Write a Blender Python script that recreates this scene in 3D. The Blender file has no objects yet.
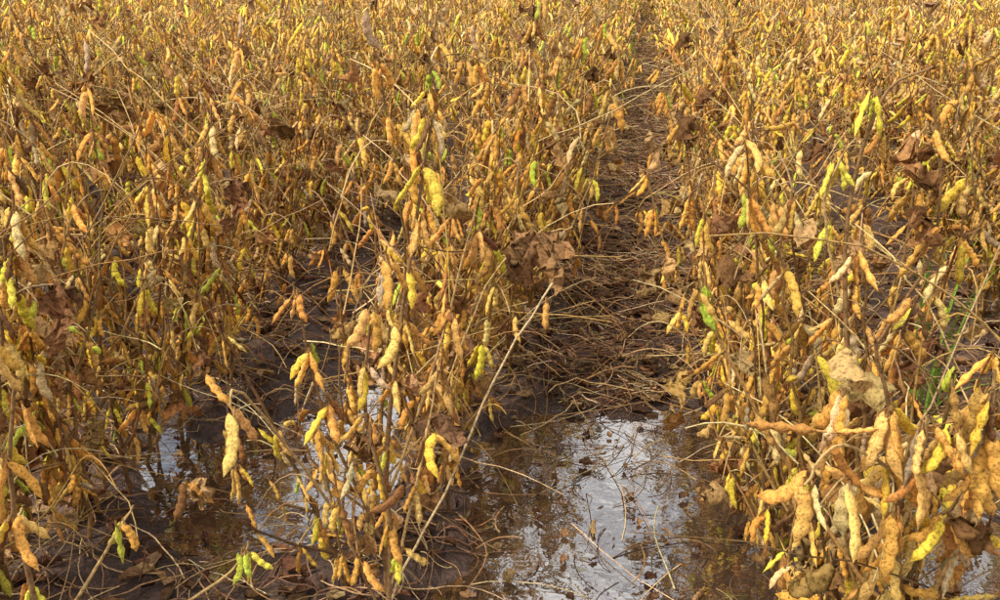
import bpy, math, random
import numpy as np
from mathutils import Vector, Matrix, noise

random.seed(7)
scene = bpy.context.scene
scene.view_settings.view_transform = 'Standard'
scene.view_settings.look = 'None'
scene.view_settings.exposure = 0

# ------------------------------------------------------------------ camera
cam_d = bpy.data.cameras.new("camera")
cam_d.sensor_width = 36.0
cam_d.lens = 32.4
cam_d.clip_start = 0.02
cam_d.clip_end = 2000
cam = bpy.data.objects.new("camera", cam_d)
scene.collection.objects.link(cam)
cam.location = (0.02, 0.0, 0.92)
cam.rotation_euler = (math.radians(90 - 21.8), 0, math.radians(9.0))
scene.camera = cam

# ------------------------------------------------------------------ light
SUN_EL, SUN_AZ = math.radians(55), math.radians(-125)   # azimuth clockwise from +Y
w = bpy.data.worlds.new("World"); scene.world = w; w.use_nodes = True
nt = w.node_tree; nt.nodes.clear()
def N(nt, t, **kw):
    n = nt.nodes.new(t)
    for k, v in kw.items():
        setattr(n, k, v)
    return n
out = N(nt, 'ShaderNodeOutputWorld'); bg = N(nt, 'ShaderNodeBackground')
sky = N(nt, 'ShaderNodeTexSky', sky_type='NISHITA'); sky.sun_disc = False
sky.sun_elevation = SUN_EL; sky.sun_rotation = SUN_AZ
hs = N(nt, 'ShaderNodeHueSaturation'); hs.inputs['Saturation'].default_value = 0.6
nt.links.new(sky.outputs[0], hs.inputs['Color'])
tc = N(nt, 'ShaderNodeTexCoord'); no = N(nt, 'ShaderNodeTexNoise')
no.inputs['Scale'].default_value = 4.5; no.inputs['Detail'].default_value = 4; no.inputs['Roughness'].default_value = 0.6
nt.links.new(tc.outputs['Generated'], no.inputs['Vector'])
cr = N(nt, 'ShaderNodeValToRGB'); cr.color_ramp.elements[0].position = 0.38; cr.color_ramp.elements[1].position = 0.62
nt.links.new(no.outputs['Fac'], cr.inputs[0])
mx = N(nt, 'ShaderNodeMix', data_type='RGBA'); mx.inputs['B'].default_value = (13.2, 13.0, 12.8, 1)
nt.links.new(cr.outputs[0], mx.inputs['Factor']); nt.links.new(hs.outputs[0], mx.inputs['A'])
nt.links.new(mx.outputs['Result'], bg.inputs[0]); bg.inputs[1].default_value = 0.13
nt.links.new(bg.outputs[0], out.inputs[0])

sd = bpy.data.lights.new("sun", 'SUN'); sd.energy = 4.9; sd.angle = math.radians(10); sd.color = (1.0, 0.94, 0.82)
sun = bpy.data.objects.new("sun", sd); scene.collection.objects.link(sun)
dvec = Vector((math.sin(SUN_AZ)*math.cos(SUN_EL), math.cos(SUN_AZ)*math.cos(SUN_EL), math.sin(SUN_EL)))
sun.rotation_euler = dvec.to_track_quat('Z', 'Y').to_euler()
sun.location = dvec*30

# ------------------------------------------------------------------ materials
def plant_mat(name, rough, transl, mott_scale, mott_dark, bump, spec=0.3, tint=(1,.84,.72)):
    m = bpy.data.materials.new(name); m.use_nodes = True
    nt = m.node_tree; nt.nodes.clear()
    o = N(nt, 'ShaderNodeOutputMaterial'); p = N(nt, 'ShaderNodeBsdfPrincipled')
    at = N(nt, 'ShaderNodeAttribute'); at.attribute_name = "Col"
    tc = N(nt, 'ShaderNodeTexCoord')
    n1 = N(nt, 'ShaderNodeTexNoise'); n1.inputs['Scale'].default_value = mott_scale
    n1.inputs['Detail'].default_value = 3; n1.inputs['Roughness'].default_value = 0.75
    nt.links.new(tc.outputs['Object'], n1.inputs['Vector'])
    r = N(nt, 'ShaderNodeValToRGB')
    r.color_ramp.elements[0].position = 0.34; r.color_ramp.elements[0].color = (mott_dark*tint[0], mott_dark*tint[1], mott_dark*tint[2], 1)
    r.color_ramp.elements[1].position = 0.58; r.color_ramp.elements[1].color = (1.20, 1.15, 1.04, 1)
    e = r.color_ramp.elements.new(.46); e.color=(.88,.83,.76,1)
    nt.links.new(n1.outputs['Fac'], r.inputs[0])
    mu = N(nt, 'ShaderNodeMix', data_type='RGBA', blend_type='MULTIPLY'); mu.inputs['Factor'].default_value = 1
    nt.links.new(at.outputs['Color'], mu.inputs['A']); nt.links.new(r.outputs[0], mu.inputs['B'])
    nt.links.new(mu.outputs['Result'], p.inputs['Base Color'])
    p.inputs['Roughness'].default_value = rough
    p.inputs['Specular IOR Level'].default_value = spec
    if bump>0:
        b = N(nt, 'ShaderNodeBump'); b.inputs['Strength'].default_value = bump; b.inputs['Distance'].default_value = 0.0012
        nt.links.new(n1.outputs['Fac'], b.inputs['Height']); nt.links.new(b.outputs[0], p.inputs['Normal'])
    if transl > 0:
        t = N(nt, 'ShaderNodeBsdfTranslucent'); nt.links.new(mu.outputs['Result'], t.inputs['Color'])
        ms = N(nt, 'ShaderNodeMixShader'); ms.inputs[0].default_value = transl
        nt.links.new(p.outputs[0], ms.inputs[1]); nt.links.new(t.outputs[0], ms.inputs[2]); nt.links.new(ms.outputs[0], o.inputs[0])
    else:
        nt.links.new(p.outputs[0], o.inputs[0])
    return m
def far_mat(name, rough):
    m = bpy.data.materials.new(name); m.use_nodes = True
    nt = m.node_tree; p=nt.nodes['Principled BSDF']
    at = N(nt, 'ShaderNodeAttribute'); at.attribute_name = "Col"
    nt.links.new(at.outputs['Color'], p.inputs['Base Color']); p.inputs['Roughness'].default_value = rough
    p.inputs['Specular IOR Level'].default_value = .2
    return m
M_POD = plant_mat("soybean_pod_husk", 0.72, 0.08, 330, 0.38, 0.9, spec=0.2)
M_STEM = plant_mat("dry_soybean_stem", 0.8, 0.0, 160, 0.45, 0.8, spec=.2)
M_LEAF = plant_mat("withered_leaf", 0.8, 0.25, 210, 0.35, 1.0, spec=.12)
M_POD_F = far_mat("soybean_pod_husk_plain", .7); M_STEM_F = far_mat("dry_soybean_stem_plain", .8); M_LEAF_F = far_mat("withered_leaf_plain", .85)
MATS = [M_POD, M_STEM, M_LEAF]; MATSF = [M_POD_F, M_STEM_F, M_LEAF_F]
POD, STEM, LEAF = 0, 1, 2

# ------------------------------------------------------------------ mesh collector
class Geo:
    def __init__(s): s.v=[]; s.f=[]; s.m=[]; s.c=[]; s.n=0
    def add(s, V, F, mat, col):
        V = np.asarray(V, dtype=np.float32); k = len(V)
        s.v.append(V); s.f.append(np.asarray(F, dtype=np.int32)+s.n)
        s.m.append(np.full(len(F), mat, dtype=np.int32))
        C = np.ones((k,4), dtype=np.float32); C[:,:3] = col
        s.c.append(C); s.n += k
    def pack(s):
        return (np.concatenate(s.v), np.concatenate(s.f), np.concatenate(s.m), np.concatenate(s.c))
    def addpack(s, P, M, t, k):
        V,F,m,C = P
        s.v.append((V@M.T+t).astype(np.float32)); s.f.append(F+s.n); s.m.append(m)
        C=C.copy(); C[:,:3]*=k; s.c.append(C); s.n+=len(V)
    def mesh(s, name, mats=None):
        V,F,M,C = s.pack()
        me = bpy.data.meshes.new(name)
        me.vertices.add(len(V)); me.vertices.foreach_set("co", V.ravel())
        me.loops.add(len(F)*4); me.loops.foreach_set("vertex_index", F.ravel())
        me.polygons.add(len(F)); me.polygons.foreach_set("loop_start", np.arange(0, len(F)*4, 4, dtype=np.int32))
        me.polygons.foreach_set("loop_total", np.full(len(F), 4, dtype=np.int32))
        for m in (mats or MATS): me.materials.append(m)
        me.polygons.foreach_set("material_index", M)
        me.polygons.foreach_set("use_smooth", np.ones(len(F), dtype=bool))
        ca = me.color_attributes.new("Col", 'FLOAT_COLOR', 'POINT'); ca.data.foreach_set("color", C.ravel())
        me.update(calc_edges=True)
        return me

_gf = {}
def gf(r,s):
    if (r,s) not in _gf:
        F=[]
        for i in range(r-1):
            for j in range(s):
                a=i*s+j; b=i*s+(j+1)%s
                F.append((a,b,b+s,a+s))
        _gf[(r,s)] = np.array(F)
    return _gf[(r,s)]

LOD = 0
def tube(g, pts, r0, r1, col, sides=5, mat=STEM):
    if LOD: sides=3; r0*=1.15; r1*=1.3
    P = np.array([tuple(p) for p in pts], dtype=float)
    if LOD and len(P)>6: P=P[np.unique(np.linspace(0,len(P)-1,6).astype(int))]
    n=len(P)
    T = np.gradient(P, axis=0); T /= (np.linalg.norm(T,axis=1,keepdims=True)+1e-9)
    mean = T.mean(axis=0)
    ref = np.array([1.0,0,0]) if abs(mean[0])<0.6 else np.array([0,1.0,0])
    A = np.cross(T, ref); A /= (np.linalg.norm(A,axis=1,keepdims=True)+1e-9)
    B = np.cross(T, A)
    R = np.linspace(r0,r1,n)
    th = np.linspace(0, 2*math.pi, sides, endpoint=False)
    V = P[:,None,:] + R[:,None,None]*(np.cos(th)[None,:,None]*A[:,None,:] + np.sin(th)[None,:,None]*B[:,None,:])
    g.add(V.reshape(-1,3), gf(n,sides), mat, col)

def pod_template(beans, curve, plump, rings, sides):
    cs = {2:[.32,.66],3:[.22,.49,.75],4:[.18,.39,.60,.79]}[beans]
    V=[]
    sg = .085 if beans==3 else (.115 if beans==2 else .07)
    for i in range(rings):
        t = i/(rings-1)
        b = max(math.exp(-((t-c)/sg)**2) for c in cs)
        env = min(1, (t/.10))**.6 * (min(1,(1-t)/.16))**.75
        if t>.93: env = max(.05*(1-t)/.07+.02, env*.55)
        env = max(env,.035)
        wd = (.083+.038*b)*env
        tk = (.030+.054*b*plump)*env
        cx = curve*((t-.45)**2)
        for j in range(sides):
            a = 2*math.pi*j/sides
            V.append((cx+wd*math.cos(a), tk*math.sin(a), t))
    return np.array(V)
PR = [(3,.35,1),(3,-.3,.9),(2,.25,1.1),(3,.6,.8),(2,-.4,.9),(3,.1,1.15),(4,.3,1),(3,-.5,.5),(3,.45,.35)]
TPL = [[pod_template(b,c,p,15,8) for b,c,p in PR],[pod_template(b,c,p,8,5) for b,c,p in PR]]
DIM = [(15,8),(8,5)]

def rc(c, j=.12):
    k = 1+random.uniform(-j,j)*1.6
    return tuple(max(0.003, x*k*(1+random.uniform(-j,j)*.5)) for x in c)
PODC = [(.78,.43,.10),(.68,.35,.075),(.80,.53,.16),(.52,.25,.06),(.32,.145,.05),(.80,.56,.075),(.70,.40,.12),(.80,.60,.28),(.50,.37,.22),(.16,.075,.03)]
PODW = [5,4,3.5,2.6,1.6,2.9,3.5,1.8,.9,.9]
GREEN = [(.66,.63,.08),(.58,.60,.08),(.74,.65,.09),(.76,.66,.08),(.48,.55,.07)]
def podcol(green):
    if random.random()<green: return rc(random.choice(GREEN),.1)
    return rc(random.choices(PODC,PODW)[0],.15)

def pod(g, p, d, L, col, roll=None):
    d = np.array(d, dtype=float); d/=np.linalg.norm(d)
    ref = np.array([0,0,1.0]) if abs(d[2])<.9 else np.array([1.0,0,0])
    x = np.cross(ref,d); x/=np.linalg.norm(x); y=np.cross(d,x)
    a = random.uniform(0,2*math.pi) if roll is None else roll
    X = x*math.cos(a)+y*math.sin(a); Y = np.cross(d,X)
    T = random.choice(TPL[LOD])
    wv = random.uniform(.85,1.18)
    V = (T[:,0:1]*X*wv + T[:,1:2]*Y*wv + T[:,2:3]*d)*L
    pl = .006
    V = V + np.array(tuple(p)) + d*pl
    t = T[:,2:3]
    C = np.array(col)[None,:]*(1-.25*np.clip((t-.8)/.2,0,1)-.12*np.clip((.1-t)/.1,0,1))
    g.add(V, gf(*DIM[LOD]), POD, C)
    if not LOD: tube(g, [p, np.array(tuple(p))+d*pl*1.5], .0011,.0013, rc((.30,.17,.06)), 4)

def cluster(g, p, n, green, out=None, L=.046, down=1.0):
    a0 = random.uniform(0,6.28)
    for i in range(n):
        a = a0+i*2.4+random.uniform(-.4,.4)
        h = random.uniform(.08,.7); z = -random.uniform(.6,1.2)*down
        if random.random()<.06: z = random.uniform(-.1,.7)
        q = Vector(p)+Vector((random.uniform(-1,1),random.uniform(-1,1),random.uniform(-1,1)))*.004
        pod(g, q, (math.cos(a)*h, math.sin(a)*h, z), L*random.uniform(.66,1.2), podcol(green))

def leaf(g, p, d, L, col, crump=1.0):
    nu,nv = (6,4) if LOD else (14,10)
    d = Vector(d).normalized(); s = d.cross(Vector((random.uniform(-1,1),random.uniform(-1,1),.3))).normalized(); nrm = d.cross(s)
    seed = Vector((random.uniform(0,90),random.uniform(0,90),random.uniform(0,90)))
    fold = random.uniform(.8,2.0)*crump; curl = random.choice([-1,1])*random.uniform(.5,2.8)*crump
    V=[]; ax = Vector(p)
    asym = random.uniform(.6,1.3); tw=random.uniform(-2,2)
    for i in range(nu):
        t = i/(nu-1)
        wd0 = L*.46*math.sin(math.pi*min(1,t*.94+.04))**.7*(1-.35*t)
        ang = curl*t
        dd = d*math.cos(ang)+nrm*math.sin(ang); n0 = nrm*math.cos(ang)-d*math.sin(ang)
        sa=tw*t; s2=s*math.cos(sa)+n0*math.sin(sa); nn=n0*math.cos(sa)-s*math.sin(sa)
        ax = ax + dd*(L/(nu-1))
        for j in range(nv):
            q = (j/(nv-1)*2-1)
            side=5 if q>0 else -5
            wd=wd0*(1+.7*noise.noise(Vector((t*7,side,0))+seed)+.35*noise.noise(Vector((t*19,side,3))+seed))
            aa = fold*abs(q)*(asym if q>0 else 1)
            pt = ax + s2*(wd*q*math.cos(aa*.8)) + nn*(wd*abs(q)*math.sin(aa*.8))
            e = noise.noise_vector(pt*45+seed)*(.016*crump*L/.07)+noise.noise_vector(pt*110+seed)*(.011*L/.07)+noise.noise_vector(pt*240+seed)*(.004*L/.07)
            V.append(tuple(pt+e))
    F=[(i*nv+j,i*nv+j+1,(i+1)*nv+j+1,(i+1)*nv+j) for i in range(nu-1) for j in range(nv-1)]
    g.add(V,F,LEAF,col)
LEAFC=[(.36,.19,.08),(.46,.27,.11),(.24,.12,.055),(.50,.33,.16),(.32,.16,.065)]

def bez(p0,p1,p2,n):
    return [p0*(1-t)**2+p1*2*t*(1-t)+p2*t*t for t in [i/(n-1) for i in range(n)]]
def wob(P,a):
    return [P[0]]+[q+Vector((random.uniform(-a,a),random.uniform(-a,a),random.uniform(-a,a))) for q in P[1:]]
TWC=[(.50,.33,.12),(.32,.18,.07),(.62,.47,.25),(.18,.10,.045),(.42,.29,.16),(.25,.14,.06)]

def petiole(g, p, leafy=0.15, lmax=.2):
    a = random.uniform(0,6.28); L = random.uniform(.06,lmax)
    o = Vector((math.cos(a),math.sin(a),0))
    e = p+o*L*random.uniform(.5,1)+Vector((0,0,L*random.uniform(-.5,.7)))
    m = p+o*L*.35+Vector((0,0,L*random.uniform(.3,.7)))
    tube(g, bez(p,m,e,7), .0012,.0007, rc(random.choice(TWC)), 4)
    if random.random()<leafy:
        for k in range(random.choice([1,1,2])):
            leaf(g, e, (o.x*.4+random.uniform(-.5,.5),o.y*.4+random.uniform(-.5,.5),-1), random.uniform(.028,.058), rc(random.choice(LEAFC)))

def stemcol(t):
    a=np.array((.16,.085,.035)); b=np.array((.40,.24,.09))
    return rc(tuple(a*(1-t)+b*t), .18)

def make_plant(seed, H, green=.05, spread=1.0, dens=1.0):
    random.seed(seed); g = Geo()
    lean = Vector((random.uniform(-1,1),random.uniform(-1,1),0))*.10*spread
    nn = int(H/.038); nodes=[]
    bend = Vector((random.uniform(-1,1),random.uniform(-1,1),0))*.07
    for i in range(nn+1):
        t=i/nn
        zz = Vector((math.cos(i*2.9),math.sin(i*2.9),0))*.0035
        nodes.append(Vector((0,0,-.02+H*t))+lean*t+bend*t*t+zz)
    tube(g, nodes, .0042,.0013, stemcol(random.random()*.5), 6)
    allnodes=[(p,i/nn) for i,p in enumerate(nodes) if p.z>.09]
    for b in range(random.choice([2,3,4,4])):
        i = random.randint(1,max(2,nn//2)); p=nodes[i]
        a=random.uniform(0,6.28); L=random.uniform(.16,.44)*H/.6
        o=Vector((math.cos(a),math.sin(a),0))
        e=p+o*random.uniform(.06,.20)*spread+Vector((0,0,L)); m=p+o*.12*spread+Vector((0,0,L*.35))
        n=max(5,int(L/.04)); br=wob(bez(p,m,e,n),.004)
        tube(g, br, .0027,.0011, stemcol(random.random()*.8), 5)
        allnodes += [(q,q.z/H) for q in br[1:]]
    for p,t in allnodes:
        if p.z>.12 and random.random()<.71*dens:
            cluster(g, p, random.choice([1,2,2,3,3,4]), green)
        if random.random()<.32: petiole(g,p,leafy=.20)
    for k in range(random.choice([4,5,6,8])):
        a=random.uniform(0,6.28); o=Vector((math.cos(a),math.sin(a),0))
        p=Vector((0,0,random.uniform(.03,.5)))-o*random.uniform(.0,.1)
        e=p+o*random.uniform(.10,.34)*spread+Vector((0,0,random.uniform(-.12,.28)))
        if e.z<.01: e.z=.01
        m=(p+e)/2+Vector((random.uniform(-.06,.06),random.uniform(-.06,.06),random.uniform(-.02,.09)))
        tube(g,wob(bez(p,m,e,8),.003),.0013,.0007,rc(random.choice(TWC)),4)
    for k in range(random.choice([0,1,2,2])):
        p,t=random.choice(allnodes)
        leaf(g,p+Vector((random.uniform(-.02,.02),random.uniform(-.02,.02),0)),(random.uniform(-1,1),random.uniform(-1,1),-.8),random.uniform(.035,.075),rc(random.choice(LEAFC)))
    return g

HI=[make_plant(100+i, random.Random(i).uniform(.54,.70), green=[.02,.05,.03,.07][i%4], dens=random.Random(i+50).uniform(.75,1.2)).pack() for i in range(14)]
HIG=[make_plant(300+i, random.Random(i).uniform(.5,.64), green=.24).pack() for i in range(4)]
LOD=1
LOW=[make_plant(500+i, random.Random(i+9).uniform(.54,.72), green=[.05,.09,.05,.18][i%4]).pack() for i in range(12)]
LOD=0
SEG=1.2; HS=.55
def segment(seed, length, step, pool, name, mats, gpool=None, gp=0, kr=(.85,1.2)):
    random.seed(seed); g=Geo(); y=-length/2
    while y<length/2:
        P=random.choice(gpool) if (gpool and random.random()<gp) else random.choice(pool)
        sc=random.uniform(.84,1.12); a=random.uniform(0,6.28)
        R=Matrix.Rotation(random.uniform(-.17,.17),3,'X')@Matrix.Rotation(random.uniform(-.17,.17),3,'Y')@Matrix.Rotation(a,3,'Z')
        k=random.uniform(*kr)
        g.addpack(P, np.array(R)*sc, np.array((random.gauss(0,.030),y,0)), np.array((k,k*random.uniform(.96,1.06),k*random.uniform(.78,1.05))))
        y+=step*random.uniform(.5,1.6)
    return g.mesh(name,mats)
segs=[segment(900+i,SEG,.056,LOW,"soybean_row_segment_mesh_%d"%i,MATSF,kr=(.9,1.3)) for i in range(7)]
hsegs=[segment(950+i,HS,.048,HI,"soybean_row_detail_mesh_%d"%i,MATS,HIG,.05,kr=(.75,1.18)) for i in range(6)]
gsegs=[segment(980+i,HS,.048,HI,"soybean_row_greenish_mesh_%d"%i,MATS,HIG,.45,kr=(.75,1.18)) for i in range(3)]

# ------------------------------------------------------------------ terrain
def sm(a,b,x):
    t=max(0,min(1,(x-a)/(b-a))); return t*t*(3-2*t)
R0=.295; SP=.61
ROWS=[R0+SP*k for k in range(-24,17)]
def wetmask(x,y):
    n = noise.noise(Vector((x*3.1,y*3.1,2)))*.20+noise.noise(Vector((x*11,y*11,5)))*.09+noise.noise(Vector((x*29,y*29,5)))*.04
    m1 = (1-sm(.27,.37,abs(x-.01)+n*.6))*(1-sm(1.58,1.83,y+n))
    m2 = 1-sm(.14,.30,math.hypot((x+.66)*.9,(y-1.40)*.8)+n)
    m3 = 1-sm(.10,.26,math.hypot((x-.60)*1.1,(y-1.3)*.7)+n)
    return max(m1,m2,m3)
def gz(x,y):
    if abs(x)>14 or y>20 or y<-4: return .02
    r = (x-R0)/SP; dr = abs(r-round(r))
    ridge = .022*(1-sm(0,.42,dr))
    n = noise.noise(Vector((x*2.3,y*2.3,0)))*.010+noise.noise(Vector((x*9,y*9,3)))*.009+noise.noise(Vector((x*31,y*31,7)))*.007
    dry = max(.005, .018+n+ridge)
    wet = -.013+noise.noise(Vector((x*7,y*7,11)))*.016+noise.noise(Vector((x*25,y*25,13)))*.010
    k = wetmask(x,y)
    return dry*(1-k)+wet*k
def axis(lo,hi,step,far):
    a=list(np.arange(lo,hi,step)); s=step; x=a[-1]
    while x<far: s*=1.25; x+=s; a.append(x)
    s=step; x=a[0]; pre=[]
    while x>-far: s*=1.25; x-=s; pre.append(x)
    return pre[::-1]+a
xs=axis(-1.6,1.5,.0125,600); ys=axis(.35,3.2,.0125,600)
V=[(x,y,gz(x,y)) for y in ys for x in xs]; nx=len(xs)
F=[(j*nx+i,j*nx+i+1,(j+1)*nx+i+1,(j+1)*nx+i) for j in range(len(ys)-1) for i in range(nx-1)]
me=bpy.data.meshes.new("ground"); me.from_pydata(V,[],F); me.polygons.foreach_set("use_smooth",[True]*len(F))
ground=bpy.data.objects.new("ground",me); scene.collection.objects.link(ground)
m=bpy.data.materials.new("wet_mud"); m.use_nodes=True; nt=m.node_tree; p=nt.nodes['Principled BSDF']
tc=N(nt,'ShaderNodeTexCoord')
n1=N(nt,'ShaderNodeTexNoise'); n1.inputs['Scale'].default_value=7; n1.inputs['Detail'].default_value=4; n1.inputs['Roughness'].default_value=.7
n2=N(nt,'ShaderNodeTexNoise'); n2.inputs['Scale'].default_value=70; n2.inputs['Detail'].default_value=4; n2.inputs['Roughness'].default_value=.75
nt.links.new(tc.outputs['Object'],n1.inputs['Vector']); nt.links.new(tc.outputs['Object'],n2.inputs['Vector'])
r=N(nt,'ShaderNodeValToRGB'); e=r.color_ramp.elements
e[0].position=.34; e[0].color=(.024,.013,.009,1); e[1].position=.66; e[1].color=(.20,.115,.078,1)
e2=r.color_ramp.elements.new(.52); e2.color=(.075,.042,.029,1)
mx=N(nt,'ShaderNodeMix',data_type='FLOAT'); mx.inputs[0].default_value=.55
nt.links.new(n1.outputs['Fac'],mx.inputs[2]); nt.links.new(n2.outputs['Fac'],mx.inputs[3]); nt.links.new(mx.outputs[0],r.inputs[0])
nt.links.new(r.outputs[0],p.inputs['Base Color'])
rr=N(nt,'ShaderNodeMapRange'); rr.inputs['From Min'].default_value=.4; rr.inputs['From Max'].default_value=.6; rr.inputs['To Min'].default_value=.22; rr.inputs['To Max'].default_value=.7
nt.links.new(n1.outputs['Fac'],rr.inputs['Value']); nt.links.new(rr.outputs[0],p.inputs['Roughness'])
b=N(nt,'ShaderNodeBump'); b.inputs['Strength'].default_value=1; b.inputs['Distance'].default_value=.02
nt.links.new(mx.outputs[0],b.inputs['Height']); nt.links.new(b.outputs[0],p.inputs['Normal'])
me.materials.append(m)

# puddle
pm=bpy.data.meshes.new("puddle")
pv=[(-1.3,.0,0),(1.2,.0,0),(1.2,2.2,0),(-1.3,2.2,0)]
pm.from_pydata(pv,[],[(0,1,2,3)])
pud=bpy.data.objects.new("puddle",pm); scene.collection.objects.link(pud)
m=bpy.data.materials.new("muddy_water"); m.use_nodes=True; nt=m.node_tree; nt.nodes.clear()
o=N(nt,'ShaderNodeOutputMaterial'); tr=N(nt,'ShaderNodeBsdfTransparent'); tr.inputs[0].default_value=(.70,.55,.45,1)
df=N(nt,'ShaderNodeBsdfDiffuse'); df.inputs[0].default_value=(.11,.072,.05,1)
mt=N(nt,'ShaderNodeMixShader'); mt.inputs[0].default_value=.4
nt.links.new(tr.outputs[0],mt.inputs[1]); nt.links.new(df.outputs[0],mt.inputs[2])
gl=N(nt,'ShaderNodeBsdfGlossy'); gl.inputs['Roughness'].default_value=.035; gl.inputs['Color'].default_value=(1,.98,.96,1)
fr=N(nt,'ShaderNodeFresnel'); fr.inputs[0].default_value=2.2
ms=N(nt,'ShaderNodeMixShader'); ad=N(nt,'ShaderNodeMath',operation='MULTIPLY'); ad.inputs[1].default_value=2.5; ad.use_clamp=True
tc=N(nt,'ShaderNodeTexCoord'); nn_=N(nt,'ShaderNodeTexNoise'); nn_.inputs['Scale'].default_value=26; nn_.inputs['Detail'].default_value=3
b=N(nt,'ShaderNodeBump'); b.inputs['Strength'].default_value=.26; b.inputs['Distance'].default_value=.004
nt.links.new(tc.outputs['Object'],nn_.inputs['Vector']); nt.links.new(nn_.outputs['Fac'],b.inputs['Height']); nt.links.new(b.outputs[0],gl.inputs['Normal'])
nt.links.new(fr.outputs[0],ad.inputs[0]); nt.links.new(ad.outputs[0],ms.inputs[0]); nt.links.new(mt.outputs[0],ms.inputs[1]); nt.links.new(gl.outputs[0],ms.inputs[2]); nt.links.new(ms.outputs[0],o.inputs[0])
pm.materials.append(m)

# ------------------------------------------------------------------ rows of plants
random.seed(23)
def put(mesh, x, y, rz, parent, name, sc=(1,1,1), z=.01):
    ob=bpy.data.objects.new(name,mesh); scene.collection.objects.link(ob)
    ob.location=(x,y,z); ob.rotation_euler=(0,0,rz); ob.scale=sc
    ob.parent=parent
    return ob
cnt=0; NEAR=2.9
for ri,rx in enumerate(ROWS):
    ystart = .60
    if abs(rx-(R0-SP))<.05: ystart=.99
    elif abs(rx-R0)<.05: ystart=.78
    ymin = max(ystart, (-rx-1.2)/.95 if rx<0 else (rx-1.0)/.5)
    if ymin>16: continue
    emp=bpy.data.objects.new("soybean_row",None); scene.collection.objects.link(emp)
    y=ymin+HS/2
    while y-HS/2<NEAR and ymin<NEAR:
        x=rx+random.gauss(0,.015)+(.06 if (-1<rx<-.6 and y<1.8) else 0)
        gr = .10 + (.42 if (rx<-.6 and y<2.6) else 0) + (.25 if (rx>0 and 1.3<y) else 0)
        me_=random.choice(gsegs) if random.random()<gr else random.choice(hsegs)
        s=random.uniform(.97,1.06)*(1.08 if -.4<rx<0 else 1)
        put(me_,x,y,random.choice([0,math.pi])+random.uniform(-.04,.04),emp,"soybean_row_stretch",(s,1,s)); cnt+=1
        y+=HS*.97
    y=max(NEAR+.05,y-HS/2, ymin)+SEG/2
    while y<17.5:
        put(random.choice(segs),rx+random.gauss(0,.012),y,random.choice([0,math.pi])+random.uniform(-.02,.02),emp,"soybean_row_stretch",(1.08,1,random.uniform(.96,1.06))); cnt+=1
        y+=SEG*.98
emp=bpy.data.objects.new("soybean_row",None); scene.collection.objects.link(emp)
for k,y in enumerate([11.2,12.4,13.6,14.8,16]):
    put(segs[k],R0-SP/2+(-.07 if k%2 else .08),y,0,emp,"soybean_row_stretch",(.9,.9,.9))
print("stretches",cnt)

# ------------------------------------------------------------------ litter
random.seed(5); g=Geo()
def strand(x,y,L,col,r=.0011,lift=.004,ang=None,curv=2.2):
    a=random.uniform(0,6.28) if ang is None else ang
    k=random.uniform(-curv,curv); n=8 if y<4 else 5; pts=[]
    tilt=random.uniform(-.02,.06) if random.random()<.3 else 0
    for i in range(n):
        z=max(gz(x,y),0.0)+lift+(.006*math.sin(i/(n-1)*math.pi) if L>.1 else 0)+max(0,tilt*i/n)
        pts.append((x,y,z)); x+=math.cos(a)*L/n; y+=math.sin(a)*L/n; a+=k/n+random.uniform(-.15,.15)
    tube(g,pts,r,r*.7,col,4)
STR=[(.54,.37,.19),(.38,.23,.11),(.25,.14,.08),(.15,.085,.05),(.66,.52,.32)]
PC=R0-SP/2
for i in range(16500):
    if i<8200:
        y=.5+10.5*random.random()**1.2; x=PC+random.gauss(0,.17)
    elif i<12600:
        y=.6+2.4*random.random(); x=random.uniform(-1.5,.9)
        if abs(x-PC)<.2 and random.random()<.3: continue
    else:
        y=.5+7*random.random()**1.7; x=random.uniform(-.85*y-.8,.5*y+.7)
    wm=wetmask(x,y)
    if wm>.5 and random.random()<.93: continue
    far=max(0,(y-3)/6)
    c=rc(random.choices(STR,[2.8,4,4.5,4,1.2])[0],.2)
    strand(x,y,random.choice([random.uniform(.03,.10),random.uniform(.06,.26)]),c,r=random.uniform(.0008,.0018)*(1+.6*far),lift=random.uniform(-.002,.014))
for i in range(60):
    strand(random.uniform(-.30,.30),random.uniform(.9,1.65),random.uniform(.05,.2),rc(random.choice([(.32,.20,.11),(.14,.08,.05)])),r=.001,lift=random.uniform(-.001,.0014))
for (x,y,L,a) in [(-.06,1.28,.34,-.9),(-.02,1.5,.30,-1.2),(.12,1.2,.26,-2.2),(-.2,1.1,.2,.3),(.02,1.55,.3,-1.9)]:
    strand(x,y,L,rc((.60,.45,.26)),r=.0012,lift=.0015,ang=a,curv=.8)
ob=bpy.data.objects.new("straw_litter",g.mesh("straw_litter")); scene.collection.objects.link(ob)

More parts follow.
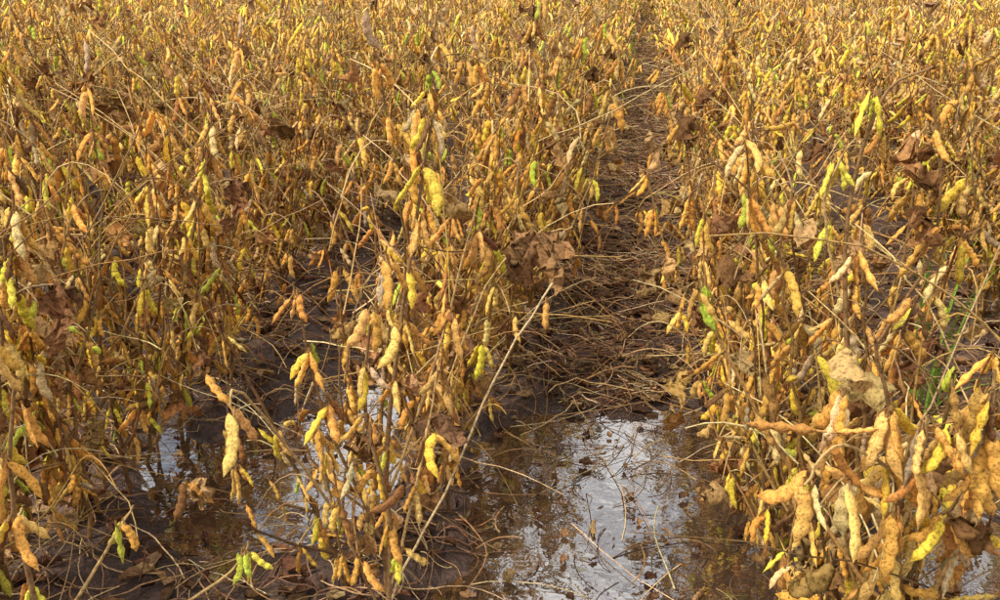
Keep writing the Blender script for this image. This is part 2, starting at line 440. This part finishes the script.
g=Geo()
for i in range(9500):
    if i<3600:
        y=.5+9.5*random.random()**1.3; x=PC+random.gauss(0,.17)
    elif i<6600:
        y=.6+2.4*random.random(); x=random.uniform(-1.5,.9)
    else:
        y=.5+6*random.random()**1.6; x=random.uniform(-.85*y-.6,.5*y+.6)
    wm=wetmask(x,y)
    if wm>.5 and random.random()<.90: continue
    a=random.uniform(0,6.28); L=random.uniform(.010,.040)
    if wm>.5: L*=.7
    z=max(gz(x,y),0)+.002
    c,s_=math.cos(a),math.sin(a); P=[]
    nu=5; asp=random.uniform(.12,.40); sk=random.uniform(-.5,.5); up=random.uniform(0,.012)
    for u in range(nu):
        for v in (-1,0,1):
            t=u/(nu-1); wd=L*asp*(math.sin(math.pi*(t*.8+.1))+random.uniform(-.35,.35))
            px=(t-.5)*L; py=v*wd+sk*L*(t-.5)**2*2
            P.append((x+px*c-py*s_, y+px*s_+py*c, z+random.uniform(0,.006)+abs(v)*up))
    F=[(u*3+v,u*3+v+1,(u+1)*3+v+1,(u+1)*3+v) for u in range(nu-1) for v in range(2)]
    g.add(P,F,LEAF,rc(random.choice([(.17,.085,.045),(.10,.05,.03),(.27,.15,.075),(.38,.25,.13)]),.2))
for i in range(110):
    y=.8+5*random.random(); x=PC+random.gauss(0,.2)
    if wetmask(x,y)>.5 and random.random()<.7: continue
    a=random.uniform(0,6.28)
    pod(g,Vector((x,y,max(gz(x,y),0)+.005)),(math.cos(a),math.sin(a),.03),.040,rc((.38,.22,.10)))
ob=bpy.data.objects.new("leaf_litter",g.mesh("leaf_litter")); scene.collection.objects.link(ob)

# green grass at the right
def grass(name,x0,y0,n,seed):
    random.seed(seed); g=Geo()
    for i in range(n):
        a=random.uniform(0,6.28); h=random.uniform(.12,.42); o=Vector((math.cos(a),math.sin(a),0))
        b=Vector((x0+random.gauss(0,.02),y0+random.gauss(0,.02),.01)); e=b+o*random.uniform(.04,.14)+Vector((0,0,h)); m=b+Vector((0,0,h*.8))
        P=bez(b,m,e,8); s=o.cross(Vector((0,0,1))); V=[]
        for k,q in enumerate(P):
            wd=.003*math.sin(math.pi*(.25+.74*k/7)); V+= [tuple(q-s*wd),tuple(q+s*wd)]
        F=[(2*k,2*k+1,2*k+3,2*k+2) for k in range(7)]
        g.add(V,F,LEAF,rc((.20,.34,.05)))
    ob=bpy.data.objects.new(name,g.mesh(name+"_mesh")); scene.collection.objects.link(ob)
grass("grass_tuft",.62,1.75,16,1); grass("grass_tuft",-.05,6.5,8,3)

# ------------------------------------------------------------------ particular foreground plants
def custom(name, stems, clusters, leaves=(), seed=1):
    random.seed(seed); g=Geo()
    for pts,r0,r1,col in stems:
        P=[Vector(p) for p in pts]; Q=[]
        for i in range(len(P)-1):
            p0=P[max(i-1,0)];p1=P[i];p2=P[i+1];p3=P[min(i+2,len(P)-1)]
            for k in range(5):
                t=k/5
                Q.append(.5*((2*p1)+(p2-p0)*t+(2*p0-5*p1+4*p2-p3)*t*t+(3*p1-p0-3*p2+p3)*t**3))
        Q.append(P[-1])
        tube(g,wob(Q,.0015),r0,r1,col,6)
    for p,n,gr,L in clusters:
        cluster(g,Vector(p),n,gr,L=L)
    for p,d,L,col in leaves:
        leaf(g,Vector(p),d,L,col,.9)
    ob=bpy.data.objects.new(name,g.mesh(name+"_mesh")); scene.collection.objects.link(ob)
    return ob
BR=(.24,.14,.06); TN=(.46,.31,.13); PL=(.62,.48,.28)
custom("soybean_plant",[
  ([(.34,.80,0),(.31,.78,.25),(.26,.73,.48),(.215,.70,.62)],.0042,.0016,BR),
  ([(.31,.78,.25),(.33,.74,.42),(.31,.70,.60)],.003,.0014,TN),
  ([(.28,.75,.40),(.27,.71,.50),(.262,.69,.56)],.0022,.0012,TN),
  ([(.26,.73,.48),(.20,.69,.53),(.17,.67,.50)],.0018,.0011,TN)],
  [((.195,.70,.575),4,0,.057),((.19,.695,.535),4,0,.056),((.175,.675,.505),3,0,.055),((.235,.71,.56),4,0,.054),((.25,.73,.50),4,0,.052),((.27,.74,.43),4,.1,.05),
   ((.262,.69,.555),3,0,.056),((.268,.70,.51),4,0,.054),((.26,.71,.46),4,0,.054),((.215,.70,.49),3,0,.054),
   ((.31,.70,.585),4,0,.058),((.322,.72,.50),5,0,.055),((.318,.71,.545),4,0,.055),((.285,.70,.55),3,0,.055),((.30,.77,.33),4,0,.05),((.33,.75,.40),4,0,.05),((.31,.72,.45),4,0,.055),((.31,.78,.26),4,.2,.05),((.28,.76,.38),4,0,.052)],
  [((.29,.74,.52),(-.3,0,-1),.045,(.35,.2,.09))],seed=3)
custom("soybean_plant",[
  ([(.33,1.02,0),(.30,1.0,.3),(.25,1.0,.6),(.262,1.0,.76),(.31,1.0,.80)],.004,.0012,BR),
  ([(.25,1.0,.55),(.22,.99,.66),(.24,.98,.73)],.002,.0009,TN),
  ([(.28,1.0,.45),(.33,.96,.62),(.30,.95,.78)],.0025,.001,BR)],
  [((.255,1.0,.775),3,1,.045),((.226,1.0,.705),3,1,.042),((.232,1.0,.635),2,1,.04),((.262,1.0,.60),3,0,.048),((.27,1.0,.5),4,0,.05),
   ((.30,.95,.75),2,0,.048),((.325,.96,.63),4,0,.05),((.29,1.0,.38),4,0,.05),((.30,1.0,.3),4,0,.05),((.22,.9,.27),2,1,.045)],
  [((.285,.95,.74),(.2,0,-1),.065,(.40,.21,.085)),((.30,.95,.71),(-.2,0,-1),.06,(.34,.17,.07)),((.31,.95,.67),(-.1,0,-1),.05,(.30,.15,.06))],seed=4)
custom("soybean_plant",[
  ([(-.31,1.02,0),(-.29,1.0,.3),(-.25,1.0,.55),(-.215,1.0,.74)],.0045,.0013,BR),
  ([(-.30,1.01,.12),(-.36,.97,.35),(-.37,.93,.55)],.003,.001,BR),
  ([(-.30,1.0,.2),(-.23,1.0,.4),(-.17,1.02,.62)],.0028,.001,TN)],
  [((-.215,1.0,.735),3,0,.053),((-.225,1.0,.68),4,0,.053),((-.235,1.0,.62),4,0,.052),((-.25,1.0,.55),4,0,.05),((-.26,1.0,.48),4,.1,.05),((-.275,1.0,.4),4,0,.05),
   ((-.37,.93,.54),4,0,.052),((-.365,.95,.46),4,.1,.05),((-.355,.97,.38),4,0,.05),((-.33,.98,.28),4,.2,.048),((-.17,1.02,.60),3,0,.05),((-.2,1.0,.5),3,0,.048),((-.225,1.0,.4),4,.1,.048),((-.29,1.0,.3),4,.1,.048),((-.295,1.0,.2),4,0,.048)],
  [((-.22,.95,.375),(.7,0,-.4),.055,(.24,.13,.07)),((-.21,.96,.37),(-.6,0,-.3),.05,(.2,.11,.06))],seed=6)
custom("soybean_plant",[
  ([(-.29,.94,0),(-.27,.93,.22),(-.29,.92,.42),(-.255,.93,.60)],.0043,.0013,BR),
  ([(-.28,.935,.10),(-.235,.93,.28),(-.20,.94,.46)],.0028,.001,TN),
  ([(-.285,.935,.06),(-.32,.92,.2),(-.335,.90,.36)],.0026,.001,BR)],
  [((-.255,.93,.59),3,0,.052),((-.27,.92,.53),4,0,.052),((-.285,.92,.46),4,0,.05),((-.287,.92,.39),4,.1,.05),((-.28,.925,.31),4,0,.05),((-.27,.93,.23),4,.1,.048),
   ((-.20,.94,.45),3,0,.05),((-.215,.935,.37),4,0,.05),((-.235,.93,.29),4,0,.05),((-.26,.93,.19),3,.3,.046),((-.335,.90,.35),4,0,.05),((-.328,.91,.27),4,.1,.05),((-.31,.92,.18),3,0,.048)],
  [],seed=16)
custom("dry_soybean_stalk",[
  ([(-.31,1.02,0),(-.28,1.0,.09),(-.21,.99,.24),(-.15,1.0,.40),(-.075,1.0,.54)],.0021,.0013,PL),
  ([(-.24,1.05,.30),(-.17,1.08,.50),(-.11,1.1,.56),(-.06,1.1,.58)],.0014,.0009,TN)],
  [((-.085,1.0,.52),2,0,.038)],
  [((-.14,1.08,.575),(.9,0,-.5),.085,(.36,.20,.09)),((-.115,1.08,.565),(.3,.2,-1),.07,(.28,.15,.07)),((-.10,1.07,.56),(.8,-.3,-.7),.06,(.32,.18,.08)),((-.13,1.07,.57),(-.3,-.3,-.7),.06,(.40,.24,.11))],seed=8)
custom("soybean_plant",[
  ([(-.56,.66,0),(-.55,.64,.25),(-.53,.62,.45),(-.50,.62,.57)],.004,.0014,BR),
  ([(-.55,.64,.25),(-.47,.65,.37),(-.44,.66,.42)],.0022,.001,TN),
  ([(-.56,.66,.1),(-.46,.69,.24),(-.37,.7,.32),(-.345,.7,.36)],.0022,.001,TN),
  ([(-.33,.98,.15),(-.35,.82,.40),(-.35,.72,.52),(-.345,.7,.50)],.0022,.001,TN)],
  [((-.50,.62,.545),3,0,.055),((-.52,.61,.50),4,0,.052),((-.535,.62,.43),4,0,.05),((-.45,.655,.405),3,.5,.045),((-.352,.7,.35),4,1,.038),
   ((-.348,.705,.51),3,0,.054),((-.352,.71,.485),2,0,.05),((-.55,.64,.34),4,.1,.05),((-.55,.64,.28),4,.1,.05)],
  [],seed=9)
